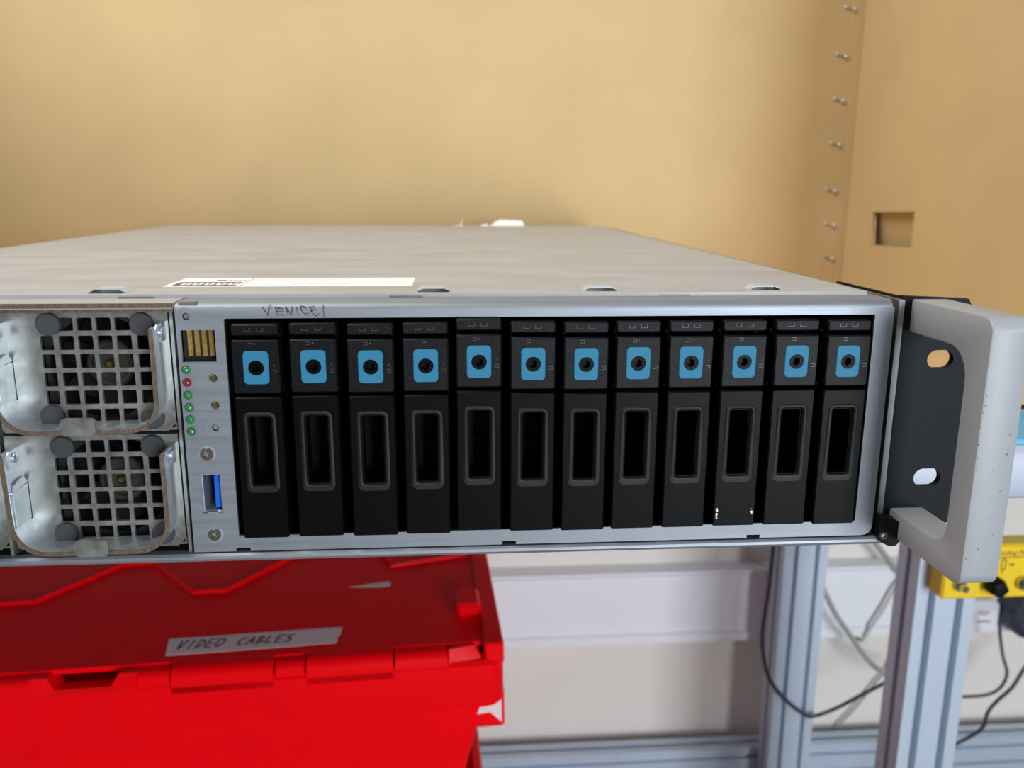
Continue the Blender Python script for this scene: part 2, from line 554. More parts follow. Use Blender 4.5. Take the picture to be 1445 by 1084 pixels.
# gold contact window
MB().box(-0.2590, -0.2450, 0.0062, 0.0070, 0.0745, 0.0882).build('contact_board', 'hole', front)
for k in range(4):
    x = -0.2573 + k * 0.0025
    MB().box(x, x + 0.0016, 0.0056, 0.0062, 0.0768, 0.0882).build('gold_contact', 'gold', front)
# usb port
u = MB()
u.plate([(-0.2556, 0.0185), (-0.2475, 0.0185), (-0.2475, 0.0348), (-0.2556, 0.0348)], [[(-0.2546, 0.0198), (-0.2485, 0.0198), (-0.2485, 0.0335), (-0.2546, 0.0335)]], 'xz', 0.0014, 0.016)
u.box(-0.2532, -0.2498, -0.0001, 0.0014, 0.0189, 0.0197)
u.build('usb_shell', 'bright', front)
MB().box(-0.2552, -0.2479, 0.0155, 0.0162, 0.0189, 0.0344).build('usb_back', 'hole', front)
MB().cbox(-0.25095, -0.2488, 0.0022, 0.0155, 0.0205, 0.0330, 0.0002).build('usb_tongue', 'usb_b', front)

# handwriting on the bezel
def vx(zx): return -0.2291 + (zx / 12.04 - 11) * 0.000244
def vz(zy): return 0.0934 - (zy / 12.04 - 16) * 0.000245
VEN = [[(125, 112), (170, 185), (215, 250), (228, 170), (240, 95)], [(262, 80), (275, 75)],
       [(345, 115), (362, 180), (380, 245)], [(345, 118), (410, 130), (478, 138)], [(365, 185), (480, 185)], [(380, 243), (485, 240)],
       [(562, 250), (540, 180), (520, 110), (565, 180), (612, 250), (622, 180), (632, 110)],
       [(700, 115), (735, 250)],
       [(868, 130), (830, 105), (775, 100), (775, 145), (805, 200), (850, 235), (910, 215)],
       [(925, 118), (1000, 105)], [(935, 118), (960, 190), (990, 240), (1030, 265), (1085, 228)], [(955, 170), (1045, 160)],
       [(1160, 95), (1166, 290)]]
MB().strokes([[(vx(a), vz(b)) for a, b in L] for L in VEN], 0.00042, 'xz', -0.00006, 0.0002).build('handwriting', 'pencil', front)['label'] = 'pencil handwriting reading VENICE1'

# --- chassis shell
MB().box(-0.4427, -0.2600, 0.0002, 0.0180, 0.0946, 0.0966).build('top_flange', 'lid', srv)
ce = MB()
ce.box(-0.4427, -0.2600, -0.0004, 0.0004, 0.0950, 0.0966)
ce.box(-0.4427, -0.2600, 0.0006, 0.0016, 0.0934, 0.0946)
ce.build('flange_edge', 'cut', srv)
lp = [(-0.4427, 0.0140), (-0.0040, 0.0140), (-0.0060, 0.5960), (-0.4427, 0.5960)]
lh = []
SL = [(-0.2890, 0.0172, 0.0300, 0.0122), (-0.1698, 0.0172, 0.0290, 0.0116), (-0.1062, 0.0182, 0.0290, 0.0116), (-0.0412, 0.0195, 0.0300, 0.0112)]
for cx, y0, y1, w in SL:
    lh.append([(cx - w / 2, y0), (cx + w / 2, y0), (cx + w / 2, y1), (cx - w / 2, y1)])
lid = MB().plate(lp, lh, 'xy', 0.0966, 0.0980).build('lid', 'lid', srv)
for cx, y0, y1, w in SL:                                   # lanced bridges raised from the lid
    t = MB()
    pr = [(cx - w * 0.56, 0.0979), (cx - w * 0.34, 0.0990), (cx + w * 0.34, 0.0990), (cx + w * 0.56, 0.0979), (cx + w * 0.56, 0.0981), (cx + w * 0.36, 0.0994), (cx - w * 0.36, 0.0994), (cx - w * 0.56, 0.0981)]
    t.plate(pr, [], 'xz', y0 + 0.0025, y1 - 0.0010)
    t.build('latch_tab', 'tab', lid)
    MB().box(cx - w / 2, cx + w / 2, y0, y1, 0.0950, 0.0953).build('latch_pocket', 'hole', lid)
for a, b in ((-0.2830, -0.2705), (-0.1860, -0.1740), (-0.0850, -0.0735)):
    MB().box(a, b, 0.0137, 0.0141, 0.0967, 0.0972).build('seam_slit', 'shell', lid)
# sticker on the lid
LX0, LX1, LY0, LY1 = -0.2752, -0.1786, 0.0385, 0.0700
st = MB().plate(rrect(LX0, LX1, LY0, LY1, 0.0012, 3), [], 'xy', 0.0980, 0.09808).build('label_sticker', 'white', lid)
def prt(m_, x0, x1, y0, y1):
    m_.box(x0, x1, y0, y1, 0.09806, 0.09812)
p_ = MB()
logo = [(-0.2728, 0.0405), (-0.2480, 0.0405), (-0.2480, 0.0545), (-0.2728, 0.0545)]
gl = [rrect(-0.2705 + k * 0.0046, -0.2667 + k * 0.0046, 0.0437, 0.0515, 0.0016, 3) for k in range(5)]
p_.plate(logo, gl, 'xy', 0.09804, 0.09812)
for k in range(5):
    p_.box(-0.2698 + k * 0.0046 + 0.0008, -0.2698 + k * 0.0046 + 0.0016, 0.0455, 0.0500, 0.09804, 0.09812)
prt(p_, -0.2600, -0.2560, 0.0595, 0.0625)
for k in range(4):
    prt(p_, -0.2552 + k * 0.0020, -0.2538 + k * 0.0020, 0.0590, 0.0612)
p_.strokes([[(-0.2462, 0.0395), (-0.2462, 0.0690)]], 0.0003, 'xy', 0.09804, 0.09812)
p_.build('sticker_print', 'print', lid)
p_ = MB()
for y in (0.0440, 0.0610, 0.0640):
    x = -0.2440
    while x < -0.2080:
        w = random.uniform(0.001, 0.004)
        prt(p_, x, x + w, y, y + 0.0014)
        x += w + random.uniform(0.0006, 0.0018)
p_.build('sticker_small_print', 'print_l', lid)

MB().box(-0.4427, 0.0005, 0.0030, 0.5960, 0.0006, 0.0020).build('base_plate', 'shell', srv)
lip = MB()
lp_ = [(0.0032, 0.0034), (-0.0004, 0.0034), (-0.0012, 0.0026), (-0.0014, 0.0016), (-0.0008, 0.0006), (0.0004, 0.0), (0.0034, 0.0), (0.0034, 0.0012)]
lip.plate(lp_, [], 'yz', -0.4427, 0.0038)
lip.build('base_lip', 'steel', srv)
MB().box(0.0024, 0.0046, 0.0016, 0.5960, 0.0020, 0.0962).build('side_panel', 'shell', srv)
MB().box(-0.4427, -0.4412, 0.0016, 0.5960, 0.0020, 0.0962).build('side_panel', 'shell', srv)
MB().box(-0.4412, 0.0024, 0.5945, 0.5960, 0.0020, 0.0962).build('rear_panel', 'shell', srv)
MB().box(-0.2617, -0.2606, 0.0014, 0.40, 0.0020, 0.0944).build('divider', 'galv', srv)
MB().box(-0.3256, -0.3244, 0.0020, 0.40, 0.0020, 0.0944).build('divider', 'galv', srv)
MB().box(-0.3885, -0.3875, 0.0020, 0.40, 0.0020, 0.0944).build('divider', 'galv', srv)
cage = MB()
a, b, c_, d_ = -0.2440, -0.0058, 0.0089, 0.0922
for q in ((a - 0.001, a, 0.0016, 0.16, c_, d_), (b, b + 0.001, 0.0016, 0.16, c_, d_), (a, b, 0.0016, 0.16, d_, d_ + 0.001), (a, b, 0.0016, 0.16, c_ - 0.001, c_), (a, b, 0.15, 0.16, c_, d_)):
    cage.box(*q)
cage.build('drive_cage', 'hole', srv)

# --- rack ear with grip
ear_o = [(0.0050, 0.0030), (0.0290, 0.0030), (0.0332, 0.0070), (0.0332, 0.0918), (0.0308, 0.0962), (0.0050, 0.0974)]
def oval(cx, cz, hw, r):
    return [(cx + hw + r * math.cos(a), cz + r * math.sin(a)) for a in [math.radians(x) for x in range(-90, 91, 15)]] + \
           [(cx - hw + r * math.cos(a), cz + r * math.sin(a)) for a in [math.radians(x) for x in range(90, 271, 15)]]
em = MB()
em.plate(ear_o, [oval(0.0223, 0.0731, 0.0016, 0.0036), oval(0.0225, 0.0257, 0.0018, 0.0037)], 'xz', 0.0040, 0.0068)
em.box(0.0047, 0.0062, 0.0030, 0.060, 0.0030, 0.0970)
ear = em.build('rack_ear', 'ear', srv)
def grip_loop(ins):
    o_ = rrect(-0.0450 + ins, 0.0040, 0.0030 + ins, 0.0962 - ins, 0.0042, 6)
    i_ = [(0.0040, 0.0133 - ins)]
    for k in range(7):
        t = math.radians(-90 - 90 * k / 6)
        i_.append((-0.0255 + (0.0078 + ins) * math.cos(t), 0.0211 + (0.0078 + ins) * math.sin(t)))
    for k in range(7):
        t = math.radians(180 - 90 * k / 6)
        i_.append((-0.0225 + (0.0108 + ins) * math.cos(t), 0.0730 + (0.0108 + ins) * math.sin(t)))
    i_.append((0.0040, 0.0838 + ins))
    # outer is CCW in (y,z): start bottom-right (y=.004 side)
    pts = []
    r_ = 0.0048
    pts += [(0.0040, 0.0030 + ins)]
    for k in range(7):
        t = math.radians(-90 - 90 * k / 6)
        pts.append((-0.0450 + ins + r_ + r_ * math.cos(t), 0.0030 + ins + r_ + r_ * math.sin(t)))
    for k in range(7):
        t = math.radians(180 - 90 * k / 6)
        pts.append((-0.0450 + ins + r_ + r_ * math.cos(t), 0.0962 - ins - r_ + r_ * math.sin(t)))
    pts += [(0.0040, 0.0962 - ins)]
    return pts + i_[::-1]
g = MB()
c0 = 0.0007
GL = [(grip_loop(c0), 0.0088), (grip_loop(c0 * 0.3), 0.0088 + c0 * 0.3), (grip_loop(0), 0.0088 + c0), (grip_loop(0), 0.0224 - c0), (grip_loop(c0 * 0.3), 0.0224 - c0 * 0.3), (grip_loop(c0), 0.0224)]
g.wall(GL, 'yz')
g.cap(GL[0][0], [], 'yz', 0.0088)
g.cap(GL[-1][0], [], 'yz', 0.0224)
g.build('pull_handle', 'grip', ear)['label'] = 'light grey painted pull handle'
sc = MB()
for k in range(18):
    z = random.uniform(0.012, 0.082)
    x = random.choice([random.uniform(0.0089, 0.0098), random.uniform(0.0089, 0.0215)])
    w, h = random.uniform(0.0001, 0.00035), random.uniform(0.0001, 0.0007)
    sc.box(x, x + w, -0.04506, -0.0449, z, z + h)
sc.build('scuff_marks', 'grip_scuff', ear)
# black bracket with screw under the ear
br = MB()
br.plate([(0.0012, 0.0132), (0.0012, 0.0040), (0.0026, 0.0020), (0.0060, 0.0004), (0.0085, 0.0006), (0.0102, 0.0026), (0.0102, 0.0098), (0.0078, 0.0110)], [], 'xz', -0.0035, 0.0038)
bk = br.build('ear_bracket', 'ear', srv)
MB().lathe((0.0028, -0.0035, 0.0052), 'y', [(0.0015, 0), (0.0014, -0.0010), (0.0008, -0.0012), (0.0007, -0.0004), (0.0001, -0.0004)], 16).build('bracket_screw', 'nickel', bk)

# ================================================================== drive carriers
DX = [-0.2399, -0.2201, -0.2002, -0.1808, -0.1619, -0.1425, -0.1233, -0.1043, -0.0849, -0.0652, -0.0456, -0.0261]
DZ = [0.0105, 0.0107, 0.0104, 0.0106, 0.0118, 0.0108, 0.0105, 0.0107, 0.0107, 0.0108, 0.0108, 0.0106]
DW = 0.0162
YF = -0.0040
ORD = ['leftmost drive carrier of the row, beside the indicator lights', 'second drive carrier from the left, under the word VENICE', 'third drive carrier from the left of the row', 'fourth drive carrier from the left of the row',
       'fifth drive carrier from the left, sitting slightly higher than the others', 'sixth drive carrier from the left of the row', 'sixth drive carrier from the right of the row',
       'fifth drive carrier from the right of the row', 'fourth drive carrier from the right of the row', 'third drive carrier from the right, with white chipped marks at its foot',
       'second drive carrier from the right of the row', 'rightmost drive carrier of the row, nearest the pull handle']

def make_carrier(x0, z0, label):
    t = thing('drive_carrier', (x0, YF, z0), 'black plastic blue-latched ' + label, 'drive carrier', 'hot-swap drive carriers in the server bay')
    cx = x0 + DW / 2
    c = 0.00045
    # pull handle plate with a bevelled finger slot
    h = MB()
    o0, o1 = rrect(x0, x0 + DW, z0, z0 + 0.0531, 0.0006, 2), rrect(x0 + c, x0 + DW - c, z0 + c, z0 + 0.0531 - c, 0.0004, 2)
    s0 = rrect(cx - 0.0058, cx + 0.0058, z0 + 0.0176, z0 + 0.0476, 0.0022, 5)
    s1 = rrect(cx - 0.0044, cx + 0.0044, z0 + 0.0186, z0 + 0.0464, 0.0016, 5)
    s2 = rrect(cx - 0.0036, cx + 0.0036, z0 + 0.0204, z0 + 0.0455, 0.0008, 5)
    h.cap(o1, [s0], 'xz', YF)
    h.wall([(o1, YF), (o0, YF + c), (o0, 0.0052)], 'xz')
    h.wall([(s0, YF), (s0, YF + 0.0012), (s2, YF + 0.0012), (s2, 0.0052)], 'xz')
    h.cap(o0, [s2], 'xz', 0.0052)
    hp = h.build('pull_handle', 'plastic_s', t)
    bead = MB()
    def mix(f):
        return [(a0 + (a1 - a0) * f, b0 + (b1 - b0) * f) for (a0, b0), (a1, b1) in zip(s0, s2)]
    loops_ = []
    for f_, d_ in ((0.0, 0.0006), (0.0, 0.0), (0.12, -0.00028), (0.28, -0.00050), (0.46, -0.00054), (0.62, -0.00036), (0.78, 0.0002), (0.92, 0.0014), (0.985, 0.0030)):
        L_ = []
        for a_, b_ in mix(f_):
            k_ = min(1.0, max(0.0, (b_ - z0 - 0.0190) / 0.010))       # the bead fades out towards the foot of the slot
            L_.append((a_, YF + (d_ * k_ if d_ < 0 else d_), b_))
        loops_.append(L_)
    bead.strips(loops_, False, False)
    bead.build('slot_rim', 'rim', hp, 45)
    l = MB()
    l.hull([(cx + sx * 0.0033, y, z0 + z) for sx in (-1, 1) for y, z in ((YF + 0.0004, 0.0180), (YF + 0.0004, 0.0188), (YF + 0.0030, 0.0186), (YF + 0.0030, 0.0204))])
    l.build('slot_lip', 'rim', hp)
    # latch block
    k = MB()
    zb, zt = z0 + 0.0544, z0 + 0.0735
    o0, o1 = rrect(x0, x0 + DW, zb, zt, 0.0006, 2), rrect(x0 + c, x0 + DW - c, zb + c, zt - c, 0.0004, 2)
    zc = z0 + 0.0638
    lw = rrect(cx - 0.0045, cx + 0.0045, zc - 0.0061, zc + 0.0060, 0.0016, 4)
    k.cap(o1, [lw], 'xz', YF)
    k.wall([(o1, YF), (o0, YF + c), (o0, 0.0062)], 'xz')
    k.wall([(lw, YF), (lw, YF + 0.002)], 'xz')
    k.cap(o0, [], 'xz', 0.0062)
    blk = k.build('latch_block', 'plastic', t)
    q = MB()
    lo = rrect(cx - 0.0044, cx + 0.0044, zc - 0.0060, zc + 0.0059, 0.0015, 4)
    li = rrect(cx - 0.0042, cx + 0.0042, zc - 0.0058, zc + 0.0057, 0.0014, 4)
    hz = zc - 0.0001
    hc = circ(cx, hz, 0.0028, 28)
    q.cap(li, [hc], 'xz', YF - 0.0004)
    q.wall([(li, YF - 0.0004), (lo, YF - 0.0001), (lo, YF + 0.0018)], 'xz')
    q.wall([(hc, YF - 0.0004), (circ(cx, hz, 0.0027, 28), YF - 0.0001), (circ(cx, hz, 0.0027, 28), YF + 0.0018)], 'xz')
    q.build('latch_button', 'blue', blk)['label'] = 'blue latch button'
    s = MB()
    star = []
    for i in range(12):
        rr = 0.0017 if i % 2 == 0 else 0.0013
        star.append((cx + rr * math.cos(i * math.pi / 6 + 0.5), hz + rr * math.sin(i * math.pi / 6 + 0.5)))
    rim = circ(cx, hz, 0.00262, 24)
    s.cap(rim, [star], 'xz', YF + 0.0001)
    s.wall([(star, YF + 0.0001), (star, YF + 0.0026)], 'xz')
    s.cap(star, [], 'xz', YF + 0.0026)
    s.wall([(rim, YF + 0.0001), (rim, YF + 0.0015)], 'xz')
    s.build('latch_socket', 'plastic_s', blk)
    ic = MB()
    for ax_, az, hor in ((cx + 0.0000, z0 + 0.0722, True), (cx + 0.0063, z0 + 0.0645, False)):
        ic.lathe((ax_, YF, az), 'y', [(0.00034, 0.0002), (0.0003, -0.0003), (0.0001, -0.0004)], 8)
        bx, bz = (ax_ - 0.0016, az - 0.0001) if hor else (ax_, az - 0.0022)
        for seg in (((-.0007, .0005), (.0007, .0005)), ((-.0007, -.0005), (.0007, -.0005)), ((.0007, .0005), (.0007, -.0005))):
            ic.strokes([[(bx + a_, bz + b_) for a_, b_ in seg]], 0.00016, 'xz', YF - 0.00018, YF + 0.0001)
    ic.build('lock_icon', 'icon', blk)
    # status strip above
    s = MB()
    zb, zt = z0 + 0.0749, z0 + 0.0790
    o0, o1 = rrect(x0, x0 + DW, zb, zt, 0.0008, 3), rrect(x0 + c, x0 + DW - c, zb + c, zt - c, 0.0006, 3)
    s.cap(o1, [], 'xz', YF + 0.0008)
    s.wall([(o1, YF + 0.0008), (o0, YF + 0.0008 + c), (o0, 0.0062)], 'xz')
    s.cap(o0, [], 'xz', 0.0062)
    strip = s.build('status_strip', 'plastic', t)
    for dx in (-0.0026, 0.0018):
        i_ = MB()
        i_.strokes([[(cx + dx - 0.001, zb + 0.0028), (cx + dx - 0.001, zb + 0.0017), (cx + dx + 0.0011, zb + 0.0017), (cx + dx + 0.0011, zb + 0.0028)]], 0.00016, 'xz', YF + 0.0006, YF + 0.001)
        i_.build('light_window', 'icon', strip)
    # carrier body behind
    b_ = MB()
    fh = [rrect(cx - 0.0022, cx + 0.0010, z0 + 0.046, z0 + 0.049, 0.0008, 2), circ(cx + 0.0008, z0 + 0.041, 0.0013, 12), rrect(cx - 0.0018, cx + 0.0018, z0 + 0.031, z0 + 0.034, 0.0006, 2), rrect(cx - 0.0016, cx + 0.0016, z0 + 0.024, z0 + 0.027, 0.0006, 2)]
    b_.plate(rrect(x0 + 0.0006, x0 + DW - 0.0006, z0 + 0.0005, z0 + 0.0790, 0.0004, 1), fh, 'xz', 0.0130, 0.0140)
    b_.box(x0 + 0.0006, x0 + DW - 0.0006, 0.0180, 0.125, z0 + 0.0005, z0 + 0.0790)
    b_.box(x0 + 0.0006, x0 + 0.0016, 0.0048, 0.0200, z0 + 0.0005, z0 + 0.0790)
    b_.box(x0 + DW - 0.0016, x0 + DW - 0.0006, 0.0048, 0.0200, z0 + 0.0005, z0 + 0.0790)
    b_.build('carrier_body', 'recess', t)
    return t

proto = make_carrier(DX[0], DZ[0], ORD[0])
for i in range(1, 12):
    o = copy_tree(proto)
    o.location = (DX[i], YF, DZ[i] + Z0)
    o['label'] = 'black plastic blue-latched ' + ORD[i]
    if i == 9:
        x0, z0 = DX[0], DZ[0]
        ch = MB()
        for a_, b_, w_, h_ in ((0.0009, 0.0052, 0.0004, 0.0006), (0.0008, 0.0038, 0.0006, 0.0012), (0.0009, 0.0026, 0.0005, 0.0010), (0.0008, 0.0016, 0.0007, 0.0008), (0.0012, 0.0021, 0.0004, 0.0004), (0.0145, 0.0052, 0.0003, 0.0003), (0.0142, 0.0040, 0.0007, 0.0005), (0.0146, 0.0034, 0.0004, 0.0006)):
            xx, zz = x0 + a_, z0 + b_ + 0.0012
            pl = [(random.uniform(0, w_ * 1.7), random.uniform(0, h_ * 1.7)) for _ in range(9)]
            ch.hull([(xx + a2, YF - 0.00008 + d, zz + b2) for a2, b2 in pl for d in (0, 0.0002)])
        W[o.name] = Vector((DX[0], YF, DZ[0]))
        ch.build('paint_chip', 'chip', o)['label'] = 'white chipped marks'

# ================================================================== power supplies
PW, PH = 0.0303, 0.0432
def make_psu(xc, zb, label):
    t = thing('power_supply', (xc, 0.003, zb), label, 'power supply', 'power supply modules in the left of the server')
    yf = 0.0030
    gx, gz, pt = xc + 0.0050, zb + 0.0226, 0.00655
    f_ = MB()
    out = [(xc - PW, zb + 0.001), (xc - PW + 0.001, zb), (xc + PW - 0.003, zb), (xc + PW, zb + 0.003), (xc + PW, zb + PH), (xc - PW, zb + PH)]
    hs = []
    for i in range(6):
        for j in range(6):
            if (i in (0, 5)) and (j in (0, 5)):
                continue
            u_, v_ = (i - 2.5) * pt, (j - 2.5) * pt
            hw = 0.00255 if i not in (0, 5) else 0.0022
            hh = 0.00255 if j not in (0, 5) else 0.0023
            u_ *= 1 - 0.02 * (abs(j - 2.5) > 2)
            L = rrect(gx + u_ - hw, gx + u_ + hw, gz + v_ - hh, gz + v_ + hh, 0.0005, 2)
            # the pressed grille bows outward a little
            L = [(a_ + 5.5 * (a_ - gx) * (0.00036 - (b_ - gz) ** 2), b_ + 5.5 * (b_ - gz) * (0.00036 - (a_ - gx) ** 2)) for a_, b_ in L]
            hs.append(L)
    hs.append([(xc - 0.0243, zb + 0.0120), (xc - 0.0236, zb + 0.0120), (xc - 0.0236, zb + 0.0262), (xc - 0.0243, zb + 0.0262)])
    f_.plate(out, hs, 'xz', yf, yf + 0.0012)
    f_.build('face_plate', 'galv', t)
    hb = MB()
    for q in ((xc - PW, xc - PW + 0.0008, zb, zb + PH), (xc + PW - 0.0008, xc + PW, zb, zb + PH), (xc - PW + 0.0008, xc + PW - 0.0008, zb + PH - 0.0008, zb + PH), (xc - PW + 0.0008, xc + PW - 0.0008, zb, zb + 0.0008)):
        hb.box(q[0], q[1], yf + 0.0012, 0.20, q[2], q[3])
    hb.build('housing', 'galv', t)
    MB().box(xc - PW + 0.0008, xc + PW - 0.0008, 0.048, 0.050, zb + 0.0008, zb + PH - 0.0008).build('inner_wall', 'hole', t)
    # fan
    fc = (gx, gz)
    fr = MB()
    fr.plate([(gx - 0.0200, zb + 0.0012), (gx + 0.0200, zb + 0.0012), (gx + 0.0200, zb + PH - 0.0012), (gx - 0.0200, zb + PH - 0.0012)], [circ(gx, gz, 0.0188, 32)], 'xz', 0.0085, 0.030)
    fan = fr.build('fan', 'fan', t)
    hbm = MB().lathe((gx, 0.0, gz), 'y', [(0.0088, 0.028), (0.0088, 0.0150), (0.0080, 0.0142), (0.0066, 0.0142), (0.0062, 0.0150), (0.0040, 0.0150), (0.0038, 0.0140), (0.0001, 0.0140)], 28)
    hbm.build('fan_hub', 'hub', fan)
    MB().lathe((gx, 0.0, gz), 'y', [(0.0018, 0.0142), (0.0018, 0.0132), (0.0012, 0.0126), (0.0010, 0.0131), (0.0001, 0.0131)], 16).build('hub_nut', 'brass', fan)
    for k in range(7):
        a0 = 2 * math.pi * k / 7
        bl = MB()
        rows = []
        for j in range(5):
            r_ = 0.0086 + 0.0096 * j / 4
            a1 = a0 + 0.35 * j / 4
            rows.append([(gx + r_ * math.cos(a1 + s_ * 0.34), 0.0215 + s_ * 0.0055, gz + r_ * math.sin(a1 + s_ * 0.34)) for s_ in (-1, 0, 1)])
        vs = [p for R_ in rows for p in R_]
        vs2 = [(x, y + 0.0007, z) for x, y, z in vs]
        nv = len(vs)
        fs = []
        for j in range(4):
            for i in range(2):
                q = (j * 3 + i, j * 3 + i + 1, (j + 1) * 3 + i + 1, (j + 1) * 3 + i)
                fs += [q, tuple(nv + m_ for m_ in q[::-1])]
        rim = [0, 1, 2, 5, 8, 11, 14, 13, 12, 9, 6, 3]
        for a_, b_ in zip(rim, rim[1:] + rim[:1]):
            fs.append((a_, b_, nv + b_, nv + a_))
        bl.add(vs + vs2, fs)
        bl.build('fan_blade', 'fan', fan)
    # rubber plugs
    for bx, bz in ((xc - 0.0098, zb + 0.0392), (xc + 0.0216, zb + 0.0391), (xc - 0.0118, zb + 0.0062), (xc + 0.0226, zb + 0.0052)):
        MB().lathe((bx, yf, bz), 'y', [(0.0030, 0.004), (0.0040, 0.0), (0.0040, -0.0018), (0.0037, -0.0022), (0.0001, -0.0022)], 28).build('rubber_plug', 'button', t)
    # bent strap handle
    path = [(xc + 0.0283, zb + 0.0392), (xc + 0.0283, zb + 0.0190)]
    for k in range(1, 9):
        a = math.radians(-90 * k / 8)
        path.append((xc + 0.0283 - 0.0105 + 0.0105 * math.cos(a), zb + 0.0140 + 0.0106 * math.sin(a)))
    path += [(xc + 0.004, zb + 0.0031), (xc - 0.0120, zb + 0.0031)]
    for k in range(1, 9):
        a = math.radians(-90 - 90 * k / 8)
        path.append((xc - 0.0140 + 0.0110 * math.cos(a), zb + 0.0141 + 0.0110 * math.sin(a)))
    path += [(xc - 0.0258, zb + 0.0400)]
    hm = MB().ribbon(path, 0.0013, 'xz', -0.0094, yf)
    hd = hm.build('strap_handle', 'bright', t)
    MB().ribbon(path, 0.00135, 'xz', -0.0100, -0.0093).build('strap_edge', 'cut', hd)
    for sx, x_ in ((1, xc + 0.0290), (-1, xc - 0.0251)):
        tb = MB()
        tb.plate([(-0.0070, zb + 0.0335), (yf, zb + 0.0335), (yf, zb + 0.0400), (-0.0060, zb + 0.0400), (-0.0085, zb + 0.0385)], [], 'yz', x_, x_ + 0.0006)
        tb.build('strap_tab', 'bright', hd)
        MB().lathe((x_ + 0.0006, -0.0025, zb + 0.0370), 'x', [(0.0019, 0), (0.0018, 0.0006), (0.0010, 0.0010), (0.0001, 0.0011)], 18).build('rivet', 'bright', hd)
    pt_ = MB()
    pt_.plate(rrect(xc - 0.0040, xc + 0.0076, zb + 0.0024, zb + 0.0086, 0.0016, 4), [], 'xz', -0.0112, -0.0098)
    pt_.build('thumb_tab', 'galv', hd)
    # spring latch
    la = MB()
    la.box(xc - 0.0246, xc - 0.0238, -0.0080, yf, zb + 0.0125, zb + 0.0258)
    la.hull([(xc - 0.0246 + dx, y, zb + z) for dx in (0, 0.0008) for y, z in ((-0.0072, 0.0258), (yf, 0.0262), (-0.0020, 0.0292), (0.0005, 0.0292), (-0.0062, 0.0280))])
    la.tube([(xc - 0.0246, -0.0081, zb + 0.0126), (xc - 0.0246, -0.0083, zb + 0.0250)], 0.0008, 8, 0)
    la.build('spring_latch', 'bright', t)
    return t
psu = make_psu(-0.2931, 0.0056, 'lower galvanised power supply module with grille and strap handle')
for xc, zb, lab in ((-0.2931, 0.0500, 'upper galvanised power supply module with grille and strap handle'),
                    (-0.3563, 0.0056, 'lower power supply module cut off by the left picture edge'),):
    o = copy_tree(psu)
    o.location = (xc, 0.003, zb + Z0)
    o['label'] = lab

# scrap of white tape at the back of the lid
sp = MB()
sp.hull([(-0.121, 0.588, 0.0981), (-0.086, 0.588, 0.0981), (-0.084, 0.594, 0.0981), (-0.118, 0.594, 0.0981), (-0.114, 0.589, 0.1030), (-0.110, 0.593, 0.1042), (-0.088, 0.590, 0.1030), (-0.087, 0.593, 0.1032), (-0.100, 0.591, 0.1024)])
sp.hull([(-0.132, 0.590, 0.0981), (-0.121, 0.590, 0.0981), (-0.121, 0.594, 0.0981), (-0.131, 0.594, 0.0981), (-0.125, 0.592, 0.0998)])
tag(sp.build('tape_scrap', 'scrap'), 'crumpled white scrap of tape on the rear edge of the server lid', 'tape scrap')
sp = MB()
sp.hull([(-0.160, 0.589, 0.0981), (-0.146, 0.589, 0.0981), (-0.147, 0.593, 0.0981), (-0.159, 0.593, 0.0981), (-0.153, 0.591, 0.0990)])
sp.hull([(-0.1520, 0.590, 0.0981), (-0.1500, 0.590, 0.0981), (-0.1485, 0.591, 0.1040), (-0.1478, 0.591, 0.1042), (-0.1510, 0.592, 0.0990)])
tag(sp.build('tape_scrap', 'tape'), 'tiny curled tape fragment left of the white scrap on the lid', 'tape scrap')

